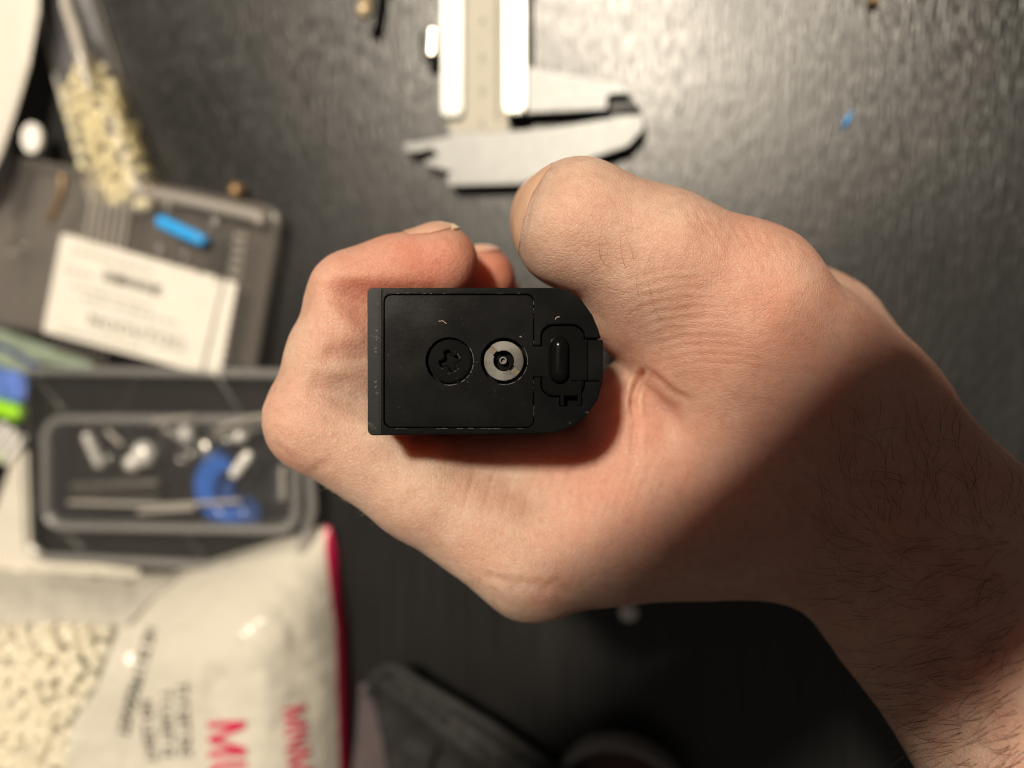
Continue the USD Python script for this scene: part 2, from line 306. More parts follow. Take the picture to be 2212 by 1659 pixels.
def hand_sdf(P):
    P = P.astype(np.float32)
    palm = rcone(P, cm(1690, 800, 174), cm(1750, 880, 170), 25.5, 24)
    for a, ra, b, rb in (((1330, 1110, 160), 14, (1690, 1045, 158), 20), ((1640, 960, 166), 24, (1840, 1030, 158), 22), ((1320, 1090, 182), 14, (1750, 980, 182), 22), ((1320, 1030, 200), 12, (1780, 930, 192), 20),
                         ((1500, 930, 172), 15, (1700, 900, 172), 24), ((1835, 1000, 156), 22, (2025, 1238, 148), 23.5), ((2025, 1238, 148), 23.5, (2320, 1580, 138), 29), ((1730, 860, 196), 20, (1860, 1060, 172), 21), ((1560, 1100, 152), 14, (1800, 1100, 152), 17), ((1180, 1195, 157), 12.5, (1640, 1128, 158), 12.5)):
        palm = smin(palm, rcone(P, cm(*a), cm(*b), ra, rb), 9)
    thumb = chain(P, THUMB, 3.5)
    thumb = smin(thumb, rcone(P, cm(1395, 648, 149), cm(1700, 820, 152), 13.2, 18), 6)
    thumb = smin(thumb, rcone(P, cm(1500, 770, 150), cm(1700, 900, 154), 11.5, 17), 6)
    idx = chain(P, INDEX, 3.0)
    idx = smin(idx, rcone(P, cm(1352, 880, 155), cm(1390, 1080, 157), 9.5, 13.5), 5); idx = smin(idx, rcone(P, cm(1010, 1010, 157), cm(1260, 1030, 160), 9.0, 12), 5)         # flesh of the web at the base of the finger
    for bx, by, bd, br in ((748, 725, 147.5, 7.6), (752, 820, 147.5, 7.4), (800, 930, 149, 9.0)):
        idx = smin(idx, np.sqrt(((P - cm(bx, by, bd).astype(np.float32)) ** 2).sum(1)) - br, 2.5)
    for a, b, ra, rb in (((900, 700, 139.5), (716, 624, 137.5), 8.2, 2.2), ((900, 788, 139.5), (722, 768, 137.6), 6.4, 1.6), ((900, 868, 140), (690, 838, 137.2), 8.0, 2.0)):
        g = -rcone(P, cm(*a), cm(*b), ra, rb); idx = -smin(-idx, -g, 2.5)
    f = smin(palm, thumb, 9)
    f = smin(f, idx, 3.0)
    for c in (MIDDLE, RING, LITTLE): f = smin(f, chain(P, c, 3.0), 1.6)
    g = mag_sdf(P) - .12
    return np.maximum(f, np.where(P[:, 2] < -MAGD + 9, -g, f))
def surface_nets(lo, hi, h, fn):
    n = np.ceil((hi - lo) / h).astype(int) + 1
    s = 4; nc = n // s + 2
    cg = np.stack(np.meshgrid(*[lo[i] + np.arange(nc[i]) * h * s for i in range(3)], indexing='ij'), -1).reshape(-1, 3)
    cf = fn(cg).reshape(nc)
    near = np.abs(cf) < h * s * 2.2
    f = np.repeat(np.repeat(np.repeat(cf, s, 0), s, 1), s, 2)[:n[0], :n[1], :n[2]].astype(np.float32)
    nn = near.copy()
    for ax in range(3):
        nn |= np.roll(near, 1, ax) | np.roll(near, -1, ax)
    fm = np.repeat(np.repeat(np.repeat(nn, s, 0), s, 1), s, 2)[:n[0], :n[1], :n[2]]
    ii = np.argwhere(fm); f[fm] = fn(lo + ii * h)
    ins = f < 0
    c8 = [ins[a:n[0] - 1 + a, b:n[1] - 1 + b, c:n[2] - 1 + c] for a in (0, 1) for b in (0, 1) for c in (0, 1)]
    act = np.any(c8, 0) & ~np.all(c8, 0)
    ids = -np.ones(act.shape, int); cells = np.argwhere(act); ids[act] = np.arange(len(cells))
    acc = np.zeros((len(cells), 3)); cnt = np.zeros(len(cells))
    for ax in range(3):
        o = [x for x in range(3) if x != ax]
        for p in (0, 1):
            for q in (0, 1):
                a = cells.copy(); a[:, o[0]] += p; a[:, o[1]] += q; b = a.copy(); b[:, ax] += 1
                fa, fb = f[tuple(a.T)], f[tuple(b.T)]; x = (fa < 0) != (fb < 0)
                t = np.where(x, fa / np.where(x, fa - fb, 1), 0)
                pt = a + t[:, None] * (b - a); acc += np.where(x[:, None], pt, 0); cnt += x
    V = lo + acc / np.maximum(cnt, 1)[:, None] * h
    F = []
    for ax in range(3):
        o = [(ax + 1) % 3, (ax + 2) % 3]
        sl = [slice(None)] * 3; a = ins.take(range(n[ax] - 1), ax); b = ins.take(range(1, n[ax]), ax)
        e = np.argwhere(a != b); e = e[(e[:, o[0]] > 0) & (e[:, o[1]] > 0) & (e[:, o[0]] < n[o[0]] - 1) & (e[:, o[1]] < n[o[1]] - 1)]
        fl = a[tuple(e.T)]
        def g(d0, d1):
            c = e.copy(); c[:, o[0]] += d0; c[:, o[1]] += d1; return ids[tuple(c.T)]
        q = np.stack([g(-1, -1), g(0, -1), g(0, 0), g(-1, 0)], 1); q[~fl] = q[~fl][:, ::-1]
        F.append(q)
    F = np.vstack(F); F = F[(F >= 0).all(1)]
    return tm(V, np.vstack([F[:, [0, 1, 2]], F[:, [0, 2, 3]]]))
hm = surface_nets(np.array([-62., -175., -228.]), np.array([205., 60., -96.]), 1.15, hand_sdf)
# ends of the arm are outside the picture
hv, hf = trimesh.remesh.subdivide(hm.vertices, hm.faces)
for _ in range(1):
    d = hand_sdf(hv); g = np.stack([(hand_sdf(hv + np.eye(3)[i] * .25) - d) / .25 for i in range(3)], 1); l2 = np.maximum((g ** 2).sum(1), .25)
    hv = hv - np.clip(d / l2, -.8, .8)[:, None] * g
h2 = tm(hv, hf); trimesh.smoothing.filter_taubin(h2, iterations=6); hv = np.array(h2.vertices)
def vnormals(v, f): return meshkit.arrays((v, f), True)[2]
hn = vnormals(hv, hf)
facing = np.clip(-(hn * hv).sum(1) / np.linalg.norm(hv, axis=1), 0, 1)
hp = px_of(hv)
CREASE = []
def crease(pts, w, depth, taper=True): CREASE.append((pts, w, depth, taper))
# bends of the index finger
crease([(800, 664), (740, 636), (700, 612)], 6, .25); crease([(800, 864), (740, 850), (680, 832)], 6, .25); crease([(800, 876), (740, 868), (690, 858)], 5, .2); crease([(795, 778), (735, 768)], 6, .2)
crease([(640, 1000), (610, 975), (588, 950)], 8, .25); crease([(622, 905), (596, 895)], 7, .2); crease([(655, 1040), (690, 1010), (720, 990)], 10, .2)
# the fold of the web between thumb and palm
crease([(1388, 796), (1374, 830), (1368, 868), (1374, 905)], 7, 2.2); crease([(1386, 795), (1420, 822), (1455, 850), (1500, 872)], 9, .4); crease([(1372, 900), (1368, 950), (1372, 1000)], 10, .55)
for i in range(7):
    x = 1250 + i * 42; crease([(x, 960 + 6 * i), (x - 14, 1010), (x - 38, 1070), (x - 52, 1130)], 6, .22)
for i in range(9):
    x = 1030 + i * 44; crease([(x, 1000 + random.randint(-8, 20)), (x - 18, 1060), (x - 34, 1120)], 4, .13)
# folds over the thumb's lower side, fanning from the web
for i in range(11):
    a = i / 10; x0, y0 = 1300 + 110 * a, 640 + 165 * a
    crease([(x0, y0), (x0 + 60 + 45 * a, y0 - 35 + 12 * a), (x0 + 140 + 60 * a, y0 - 58 + 40 * a), (x0 + 235 + 40 * a, y0 - 60 + 60 * a)], 5, .075)
for i in range(8):
    x = 1470 + i * 26; crease([(x, 425 + i * 9), (x + 22, 470 + i * 9), (x + 48, 520 + i * 8), (x + 60, 560 + i * 8)], 5, .08)
crease([(1655, 470), (1720, 505), (1790, 545), (1840, 590), (1880, 660)], 8, .6)
crease([(1150, 420), (1138, 470), (1128, 530), (1135, 580)], 4, .28)
for i in range(5): crease([(1040 + 30 * i, 1235 + 12 * i), (1080 + 30 * i, 1255), (1130 + 30 * i, 1290)], 9, .3)
disp = np.zeros(len(hv)); vis = facing > .05
sel = np.where(vis & (hp[:, 0] > 500) & (hp[:, 0] < 2300) & (hp[:, 1] > 300) & (hp[:, 1] < 1700))[0]
for pts, w, dep, taper in CREASE:
    ls = LineString(pts); q = shapely.points(hp[sel]); bx = ls.buffer(w * 3.2)
    ok = shapely.contains(bx, q) if not shapely.is_prepared(bx) else None
    s_ = sel[ok]; qq = q[ok]
    if not len(s_): continue
    dd = shapely.distance(ls, qq); tt = shapely.line_locate_point(ls, qq, normalized=True)
    amp = np.clip(np.minimum(tt, 1 - tt) * 4, .0, 1) if taper else 1.0
    r_ = dd / w
    disp[s_] += dep * amp * (-np.exp(-r_ ** 2) + .28 * np.exp(-(r_ - 1.8) ** 2 / .6)) * np.clip(facing[s_] * 1.6, 0, 1)
# soft unevenness of flesh
disp += (meshkit.fbm(hv * .06) - .5) * .9 + (meshkit.fbm(hv * .30 + 9) - .5) * .22
hv = hv + hn * disp[:, None]
hn = vnormals(hv, hf)
hp = px_of(hv)
# redness of the skin: fingertips, knuckle, web
def near(p, r): return np.exp(-((hv - p) ** 2).sum(1) / r ** 2)
red = .45 * near(cm(970, 575, 146), 13) + .55 * near(cm(830, 620, 146), 14) + .9 * near(cm(1060, 600, 166), 16) + .9 * near(cm(1100, 640, 185), 16) + .40 * near(cm(610, 940, 146), 12) + .35 * near(cm(1320, 880, 148), 13) + .3 * near(cm(1250, 1040, 145), 12) + .10 * near(cm(1560, 650, 130), 16) + .25 * near(cm(1700, 470, 140), 14) + .5 * near(cm(1850, 1000, 130), 40)
red = np.clip(red + .5 * (meshkit.fbm(hv * .12 + 4) - .5), 0, 1)
HB = W(cm(1500, 900, 215))
hand = thing('hand', 'left hand and hairy forearm in a fist around the black magazine, thumb on top', 'hand', HB)
p_ = part(hand, 'skin', (W(hv), hf), M['skin'], True)
pv = UsdGeom.PrimvarsAPI(stage.GetPrimAtPath(p_)); pv.CreatePrimvar('redness', Sdf.ValueTypeNames.FloatArray, 'vertex').Set(Vt.FloatArray.FromNumpy(red.astype(np.float32)))
# nails: a thin shell standing on the skin of the fingertip
def nail_shell(box_, inside, off, dlo, dhi):
    m0 = (hp[:, 0] > box_[0]) & (hp[:, 1] > box_[1]) & (hp[:, 0] < box_[2]) & (hp[:, 1] < box_[3]) & (hv[:, 2] < -dlo) & (hv[:, 2] > -dhi)
    f0 = hf[m0[hf].all(1)]; us = np.unique(f0); k = -np.ones(len(hv), int); k[us] = np.arange(len(us))
    v, f = np.hstack([hv[us], hn[us]]), k[f0]
    for _ in range(2): v, f = trimesh.remesh.subdivide(v, f)
    p, nr = v[:, :3], v[:, 3:]; nr = nr / np.linalg.norm(nr, axis=1, keepdims=True)
    ok = inside(px_of(p), p, nr); f = f[ok[f].all(1)]
    us = np.unique(f); k = -np.ones(len(p), int); k[us] = np.arange(len(us)); f = k[f]; p, nr = p[us], nr[us]
    ed = {}
    for t in f:
        for x, y in ((t[0], t[1]), (t[1], t[2]), (t[2], t[0])):
            if (y, x) in ed: ed.pop((y, x))
            else: ed[(x, y)] = 1
    n = len(p)
    return tm(np.vstack([p + nr * off, p - nr * .25]), np.vstack([f, f[:, ::-1] + n] + [[[y, x, x + n], [y, x + n, y + n]] for x, y in ed]))
def band(xs, ys, up):
    return lambda q, p, nr: (q[:, 1] < np.interp(q[:, 0], xs, ys)) & (q[:, 0] > xs[0]) & (nr[:, 1] > up)
sh = nail_shell((850, 440, 1045, 560), band([866, 885, 930, 965, 994, 1020], [496, 508, 505, 496, 491, 493], .2), .24, 140, 160)
part(hand, 'nail', mv(sh, W), M['nail'], 60, 'nail of the forefinger, seen from its edge')
sh = nail_shell((850, 440, 1050, 560), lambda q, p, nr: band([930, 965, 994, 1030], [508, 500, 494, 496], .0)(q, p, nr) & (q[:, 0] > 975), .36, 138, 162)
part(hand, 'nail_free_edge', mv(sh, W), M['nail_edge'], 60, 'pale free edge of the forefinger nail')
sh = nail_shell((960, 490, 1130, 600), band([975, 1040, 1075, 1110], [546, 546, 542, 550], .2), .4, 158, 178)
part(hand, 'nail', mv(sh, W), M['nail'], 60, 'nail of the middle finger')
sh = nail_shell((1060, 330, 1230, 620), lambda q, p, nr: (q[:, 0] < np.interp(q[:, 1], [360, 372, 420, 475, 540, 590, 600], [1192, 1180, 1150, 1131, 1121, 1122, 1124])) & (nr[:, 0] < -.2), .08, 130, 166)
part(hand, 'nail', mv(sh, W), M['thumb_nail'], 60, 'thumb nail on the left end of the bent thumb')
# hairs
tree_px = None
from scipy.spatial import cKDTree
vi = np.where((facing > .12) & (hv[:, 2] > -190))[0]; tree_px = cKDTree(hp[vi])
def on_skin(x, y):
    d, i = tree_px.query((x, y), k=6); c = vi[i]; c = c[np.argmax(hv[c][:, 2])]; return hv[c], hn[c]
def hairs(name, strands, mat_, label):
    P, n, Wd = [], [], []
    for (x, y, ang, ln, curl, lift, w0) in strands:
        pts = []
        for k in range(6):
            t = k / 5; a_ = math.radians(ang + curl * t)
            x1 = x + ln * t * math.cos(a_); y1 = y + ln * t * math.sin(a_)
            p, nr = on_skin(x1, y1); q = cm(x1, y1, -p[2]); 
            pts.append(q + nr * (lift * math.sin(min(t * 1.3, 1) * math.pi * .6) + .03))
        P += [W(q) for q in pts]; n.append(6); Wd += [w0 * (1 - .75 * k / 5) for k in range(6)]
    path = numbered(hand, name); c = UsdGeom.BasisCurves.Define(stage, path)
    c.CreateTypeAttr('linear'); c.CreatePointsAttr(Vt.Vec3fArray.FromNumpy((np.array(P) - HB).astype(np.float32))); c.CreateCurveVertexCountsAttr(n)
    c.CreateWidthsAttr(Vt.FloatArray.FromNumpy(np.array(Wd, np.float32))); c.SetWidthsInterpolation('vertex')
    UsdShade.MaterialBindingAPI.Apply(c.GetPrim()).Bind(mat_); tag(c.GetPrim(), label, kind='stuff')
S = []
for (x, y, x1, y1, cu) in ((1298, 560, 1290, 490, 14), (1352, 580, 1330, 488, 10), (1368, 560, 1350, 494, -20), (1390, 600, 1412, 520, 14), (1380, 640, 1374, 560, 12), (1430, 590, 1442, 535, 12), (1345, 626, 1268, 594, 22), (1290, 580, 1262, 548, 8), (1410, 640, 1395, 590, 10), (1385, 655, 1310, 715, -18), (1430, 690, 1400, 630, 8), (1320, 580, 1290, 545, 10)):
    S.append((x, y, math.degrees(math.atan2(y1 - y, x1 - x)) - cu / 2, math.hypot(x1 - x, y1 - y), cu, 1.1, 4.2e-5))
hairs('thumb_hair', S, M['hair'], 'few dark hairs on the back of the thumb')
S = []
for i in range(520):
    t = rng.random(); s = rng.random()
    x = 1760 + 460 * t ** .8; y = 900 + 760 * s
    lo = np.interp(x, [1640, 1700, 1770, 1830, 1900, 1985, 2212], [1250, 1256, 1305, 1380, 1495, 1655, 1700]); hi = np.interp(x, [1640, 1980, 2040, 2212], [700, 800, 870, 1020])
    if not hi + 40 < y < lo - 12: continue
    S.append((x, y, 195 - 40 * t + rng.normal(0, 12) if y > 1150 else 250 + rng.normal(0, 25), 50 + 60 * rng.random(), rng.normal(0, 22), .7, 6.5e-5))
hairs('arm_hair', S, M['hair'], 'dark hairs of the wrist and forearm')
S = [(700 + 330 * t + rng.normal(0, 5), 1056 + 200 * t + rng.normal(0, 4) - 8, 200 + rng.normal(0, 25), 10 + 12 * rng.random(), rng.normal(0, 20), .5, 2e-5) for t in rng.random(34)]
S += [(1640 + 140 * rng.random(), 960 + 330 * rng.random(), 120 + rng.normal(0, 20), 14 + 10 * rng.random(), 8, .4, 3.5e-5) for _ in range(10)]
hairs('fine_hair', S, M['hair_pale'], 'fine pale hairs along the edge of the fist')

# ---------------------------------------------------------------- magazine: its base faces the lens
UM = 47.2 / 2212
def mag(m): return mv(m, lambda v: W(np.column_stack([v[:, 0], v[:, 1], v[:, 2] - MAGD])))
def mr(x0, y0, x1, y1, r):
    a, b = mm(x0, y1), mm(x1, y0); return rrect(a[0], a[1], b[0], b[1], r * UM)
def mc(cx, cy, r, seg=16): return Point(*mm(cx, cy)).buffer(r * UM, quad_segs=seg)
MB = W(np.array([*mm(1100, 690), -215.0]))
mg = thing('magazine', 'black metal pistol magazine gripped in the fist, base with screw and valve facing up', 'magazine', MB)
lip_poly = mag_outline.intersection(sbox(mm(100, 0)[0], -30, mm(262, 0)[0], 40))
body_poly = mag_outline.intersection(sbox(mm(264, 0)[0], -40, 60, 40))
panel_hole = mr(268, 152, 1482, 1232, 60).union(mr(1440, 566, 1604, 824, 6))
catch_hole = mr(1533, 396, 1895, 985, 105).union(mr(1700, 506, 2060, 858, 12)).union(mr(1684, 900, 1868, 1056, 14))
top = slab(body_poly.difference(panel_hole).difference(catch_hole).buffer(0), -3.0, 0.0, .42)
part(mg, 'base_pad', mag(top), M['mag'], 40)
lower = slab(mag_outline.buffer(-.25), -86, -3.0)
part(mg, 'body', mag(lower), M['mag'], 40)
part(mg, 'front_lip', mag(slab(lip_poly, -3.0, .35, .75)), M['mag_rim'], 40, 'worn scuffed lip along the straight front edge')
panel = mr(276, 160, 1474, 1224, 56).union(mr(1440, 574, 1598, 816, 5)).difference(mc(795, 690, 190)).difference(mc(1237, 690, 186))
part(mg, 'base_plate', mag(slab(panel, -2.95, -.55, .16)), M['mag'], 40, 'recessed flat plate')
# screw
sp = part(mg, 'screw', mag(slab(mc(800, 690, 176).difference(affinity.rotate(mr(710, 662, 890, 718, 18).union(mr(772, 600, 828, 780, 18)).union(mc(800, 690, 52)), 18)), -2.9, -1.05, .45)), M['mag_gloss'], 40, 'black countersunk cross-head screw')
rec = affinity.rotate(mr(716, 668, 884, 712, 14).union(mr(778, 606, 822, 774, 14)).union(mc(800, 690, 46)), 18)
part(sp, 'cross_recess', mag(slab(rec, -2.88, -2.3, .25)), M['mag_gloss'], 40)
# filling valve
vp = part(mg, 'valve_ring', mag(cat(slab(mc(1237, 690, 160, 24).difference(mc(1237, 690, 84, 20)).difference(affinity.rotate(mr(1000, 664, 1474, 716, 2), -42, origin=tuple(mm(1237, 690)))), -1.9, -.62, .22)
     )), M['valve_steel'], 40, 'slotted grey steel valve ring')
part(mg, 'valve_slot', mag(slab(mc(1237, 690, 157, 24).difference(mc(1237, 690, 98, 20)), -2.9, -1.2)), M['slot'], 40)
wear = []
for (x, y, w, h, a) in ((872, 650, 10, 46, .5), (852, 622, 8, 26, 1.0), (880, 742, 9, 44, -.7), (842, 772, 9, 30, -1.1), (800, 790, 40, 8, .15), (742, 752, 26, 8, .4)):
    q_ = trimesh.creation.box([w * UM, h * UM, .05]); q_.apply_transform(trimesh.transformations.rotation_matrix(a, [0, 0, 1])); q_.apply_transform(trimesh.transformations.rotation_matrix(.25, [0, 1, 0])); q_.apply_translation([*mm(x, y), -1.12]); wear.append(q_)
part(sp, 'worn_edge', mag(cat(*wear)), M['valve_steel'], False)
part(vp, 'inner_sleeve', mag(slab(mc(1237, 690, 96, 20).difference(mc(1237, 690, 76, 20)), -2.9, -1.0, .3)), M['brass'], 40)
part(mg, 'valve_pin', mag(cat(slab(mc(1231, 686, 30, 12).difference(mc(1231, 686, 20, 10)), -2.9, -1.3, .08), slab(mc(1231, 686, 21, 10), -2.9, -2.0))), M['valve_steel'], 40, 'hollow pin in the middle of the valve')
part(mg, 'valve_well', mag(slab(mc(1237, 690, 75, 16).difference(mc(1231, 686, 31)), -2.9, -2.6)), M['mag_gloss'], 40)
# catch
part(mg, 'catch_plate', mag(slab(mr(1546, 408, 1884, 972, 96), -2.9, -.62, .55)), M['mag_gloss'], 40, 'rounded sunk catch plate')
ca, cb = mm(1683, 572), mm(1683, 792)
pin = capsule([ca[0], ca[1], -.45], [cb[0], cb[1], -.45], 79 * UM, 26); 
part(mg, 'catch_button', mag(pin), M['mag_gloss'], 60, 'glossy pill-shaped button standing on the catch')
part(mg, 'catch_block', mag(slab(mr(1770, 514, 1912, 850, 16), -2.9, -.15, .4)), M['mag_gloss'], 40)
part(mg, 'catch_block', mag(slab(mr(1916, 520, 2040, 850, 10), -2.9, -.6, .35)), M['mag'], 40)
for x0, x1, y0 in ((1694, 1722, 938), (1834, 1862, 850)):
    part(mg, 'catch_tab', mag(slab(mr(x0, y0, x1, 1050, 8), -2.9, -.35, .2)), M['mag_gloss'], 40)
part(mg, 'catch_bridge', mag(slab(mr(1724, 936, 1832, 970, 4), -2.9, -.5, .15)), M['mag_gloss'], 40)
# lint, dust and bright chips
fl = []
for a in ((710, 370, 742, 366, 775, 390), (1652, 357, 1660, 340, 1688, 336), (960, 1256, 966, 1246, 955, 1240), (1365, 496, 1374, 490, 1378, 500)):
    fl.append(tube([[*mm(a[i], a[i + 1]), (-.5 if a[0] < 1500 else .03)] for i in (0, 2, 4)], .035, 5))
part(mg, 'lint', mag(cat(*fl)), M['nail_edge'], 60)
chips = []
def chip(x, y, z, w, h, ang): 
    m = trimesh.creation.box([w * UM, h * UM, .04]); m.apply_transform(trimesh.transformations.rotation_matrix(ang, [0, 0, 1])); m.apply_translation([*mm(x, y), z]); chips.append(m)
r2 = np.random.default_rng(3)
for _ in range(70): chip(r2.uniform(300, 1450), r2.uniform(190, 1200), -.545, r2.uniform(2, 5), r2.uniform(1.5, 3), r2.uniform(0, 3))
for _ in range(14): chip(1478 + r2.normal(0, 1.5), r2.uniform(200, 560) if r2.random() < .5 else r2.uniform(830, 1180), .0, r2.uniform(1, 2.4), r2.uniform(4, 40), r2.normal(0, .05))
for _ in range(20): chip(r2.uniform(330, 1440), 1236 + r2.normal(0, 2), .0, r2.uniform(6, 60), r2.uniform(1, 2.4), 0)
for _ in range(10): chip(r2.uniform(300, 1440), 146 + r2.normal(0, 2), .0, r2.uniform(5, 20), r2.uniform(2, 4), 0)
for y in (445, 500, 512, 585, 618, 860, 900, 940): 
    for _ in range(4): chip(212 + r2.normal(0, 9), y + r2.normal(0, 8), .36, r2.uniform(4, 11), r2.uniform(3, 6), r2.uniform(0, 3))
for a in np.linspace(-100, 30, 26):                       # bright worn arc on the screw and valve wells
    for cx, cy, rr in ((797, 690, 196), (1237, 690, 192)):
        if r2.random() < .75: chip(cx + rr * math.cos(math.radians(a)), cy - rr * math.sin(math.radians(a)), -.55, r2.uniform(2, 5), r2.uniform(8, 20), math.radians(a))
part(mg, 'coating_chips', mag(cat(*chips)), M['chip'], False, kind='stuff')

# ---------------------------------------------------------------- caliper
def cp(x, y): return (756 + .3174 * x, .3174 * y)
def cpoly(pts, r=3): return rounded([cp(*p) for p in pts], r)
cl = thing('caliper', 'steel vernier caliper lying jaws-down above the thumb, its beam running off the top', 'caliper', T(1045, 240, 0))
part(cl, 'beam', plate(cpoly([(640, -260), (1075, -260), (1075, 880), (1000, 900), (700, 900), (672, 860), (672, 780), (640, 770)]), .0035, .0068), M['scale_face'])
part(cl, 'fixed_jaw', plate(cpoly([(672, 855), (690, 935), (690, 1160), (655, 1215), (680, 1262), (1170, 1250), (1600, 1090), (1890, 992), (1988, 885), (1990, 780), (1700, 815), (1380, 868), (1085, 892), (1085, 840)], 4), .0030, .0066, .0005), M['caliper'])
part(cl, 'inside_jaw', plate(cpoly([(700, 925), (560, 950), (352, 985), (385, 1032), (470, 1030), (560, 1008), (600, 1060), (520, 1090), (505, 1112), (655, 1162), (700, 1165)], 3), .0030, .0055, .0004), M['caliper'])
sl = part(cl, 'slider', plate(cpoly([(800, -260), (1045, -260), (1045, 640), (1185, 640), (1190, 765), (1040, 765), (1040, 650), (1030, 640), (1030, -250), (810, -250), (800, 640), (800, 780), (620, 780), (620, -260)], 1), .0015, .0030), M['caliper'])
part(cl, 'slider_rail', plate(rounded([cp(618, -260), cp(762, -260), cp(762, 740), cp(740, 792), cp(650, 792), cp(618, 750)], 8), .0015, .0098, .0016), M['caliper_bright'], 50, 'bright outer rail of the slider')
part(cl, 'slider_rail', plate(rounded([cp(1045, -260), cp(1190, -260), cp(1190, 715), cp(1165, 765), cp(1070, 765), cp(1045, 720)], 8), .0015, .0098, .0016), M['caliper_bright'], 50)
part(cl, 'sliding_jaw', plate(cpoly([(1185, 450), (1420, 495), (1860, 575), (1890, 628), (1752, 646), (1742, 742), (1400, 758), (1185, 768)], 4), .0028, .0066, .0005), M['caliper'])
part(cl, 'jaw_tip', plate(cpoly([(1740, 642), (1890, 630), (1985, 745), (1740, 748)], 3), .0014, .0026, .0003), M['mag_rim'], 40, 'dark thin tip of the sliding jaw')
part(cl, 'thumb_roller', mv(tube([T(*cp(575, 232), .0055), T(*cp(575, 395), .0055)], .0042, 18), lambda v: v), M['steel'], 30)
ticks = []
for i in range(74):
    y = -20 + i * 11.6; ln = 54 if i % 10 == 0 else (40 if i % 5 == 0 else 28)
    ticks.append(plate(Polygon([cp(1020 - ln, y), cp(1020, y), cp(1020, y + 3.6), cp(1020 - ln, y + 3.6)]), .00675, .00686, 0))
part(cl, 'scale_tick', cat(*ticks), M['ink'], False, kind='stuff')
def text_on(txt, o, ax, up, hfun, depth=.00012, bold=True, lift=.0002):
    """lettering laid on a surface: o its start, ax one capital height along the line, up one capital height upwards (picture units)"""
    m = meshkit.text_mesh(txt, 1.0, .02, bold); m = m.subdivide() if len(m.faces) < 4000 else m
    o, ax, up = (np.asarray(q, float) for q in (o, ax, up))
    def f(v):
        p = o + v[:, :1] * ax + v[:, 1:2] * up
        h = hfun(p[:, 0], p[:, 1]) + lift + np.where(v[:, 2] > .01, depth, 0)
        return T(p[:, 0], p[:, 1], h)
    return mv(m, f)
flat = lambda h: (lambda x, y: np.full(np.shape(x), h))
for t_, y in (('4', 130), ('3', 385), ('2', 610), ('1', 830)):
    part(cl, 'scale_numeral', text_on(t_, cp(880, y + 30), (14, 0), (0, -14), flat(.00675)), M['grey_ink'], False)

# ---------------------------------------------------------------- upper blister pack
pk = thing('blister_pack', 'grey translucent blister pack with a white printed label and a blue part inside', 'blister pack', T(300, 560, 0))
out1 = rounded([(22, 352), (40, 338), (590, 448), (606, 478), (546, 800), (-90, 690), (-60, 600)], 16)
HP = .0075
part(pk, 'shell', sheet(out1, lambda x, y: HP + .0006 * noise2(x, y, .012, 2), 14), M['blister_milky'], True)
part(pk, 'back_card', plate(out1.buffer(-8), .0006, .0012, .0001), film('back_sheet', (.8, .79, .78), .12, (.5, .46, .43), .2))
def edge_tube(pts, r, h, name, m, par):
    l = LineString(pts); n = max(6, int(l.length / 14)); q = np.array([l.interpolate(i / n, normalized=True).coords[0] for i in range(n + 1)])
    return part(par, name, tube(T(q[:, 0], q[:, 1], h), r, 10), m, 60)
edge_tube([(20, 600), (8, 480), (16, 370), (40, 345), (300, 396), (590, 455), (600, 480), (572, 640), (546, 795)], .0014, .0068, 'rim', M['blister_milky'], pk)
edge_tube([(300, 412), (420, 436), (560, 468), (566, 480)], .0022, .0095, 'rim_ridge', M['rib_film'], pk)
for i in range(6):
    x = 204 + i * 15.5; edge_tube([(x, 396 + i * 3.6), (x - 6, 450 + i * 3.6), (x - 17, 520 + i * 4.2)], .0009, .0087, 'rib', M['rib_film'], pk)
for i in range(15):
    t = i / 14; edge_tube([(508 - 46 * t, 512 + 286 * t - 3), (534 - 46 * t, 516 + 286 * t - 3)], .0008, .0085, 'side_rib', M['rib_film'], pk)
for i in range(8):
    edge_tube([(124 + i * 15, 730 + i * 3.4), (118 + i * 15, 762 + i * 4)], .0008, .0085, 'lower_rib', M['blister_milky'], pk)
for x, y, r in ((360, 447, .0028), (462, 480, .0032), (343, 540, .0030), (398, 552, .0024)):
    part(pk, 'dome', ball(T(x, y, HP), r, 3, (1, 1, .6)), M['blister'], True)
q = np.linspace(0, 2 * math.pi, 25)
part(pk, 'hang_hole', tube(T(38 + 15 * np.cos(q), 535 + 17 * np.sin(q), .0084), .0007, 8, False), M['blister_milky'], True)
LQ = np.array([(133, 503), (482, 602), (434, 806), (92, 716)], float)
def lab(u, v): return (LQ[0] * (1 - u) + LQ[1] * u) * (1 - v) + (LQ[3] * (1 - u) + LQ[2] * u) * v
lb = part(pk, 'label', sheet(Polygon(LQ), lambda x, y: .0092 + .0012 * noise2(x, y, .01, 5), 14, .0003), M['paper'], True, 'white printed paper label')
lbh = lambda x, y: .0092 + .0012 * noise2(x, y, .01, 5)
axl = (LQ[1] - LQ[0]) / np.linalg.norm(LQ[1] - LQ[0]); upl = (LQ[0] - LQ[3]) / np.linalg.norm(LQ[0] - LQ[3])
part(lb, 'lettering', text_on('NOOVTOO', (186, 702), axl * 31, upl * 29, lbh, bold=False), M['grey_ink'], False)
r3 = np.random.default_rng(5); bars = []; u = .30
while u < .66:
    w = r3.choice([.006, .010, .014]); p = [lab(u, .235), lab(u + w, .235), lab(u + w, .36), lab(u, .36)]
    bars.append(sheet(Polygon(p), lambda x, y: lbh(x, y) + .0002, 6, .0001)); u += w + r3.choice([.007, .012])
part(lb, 'barcode', cat(*bars), M['ink'], False)
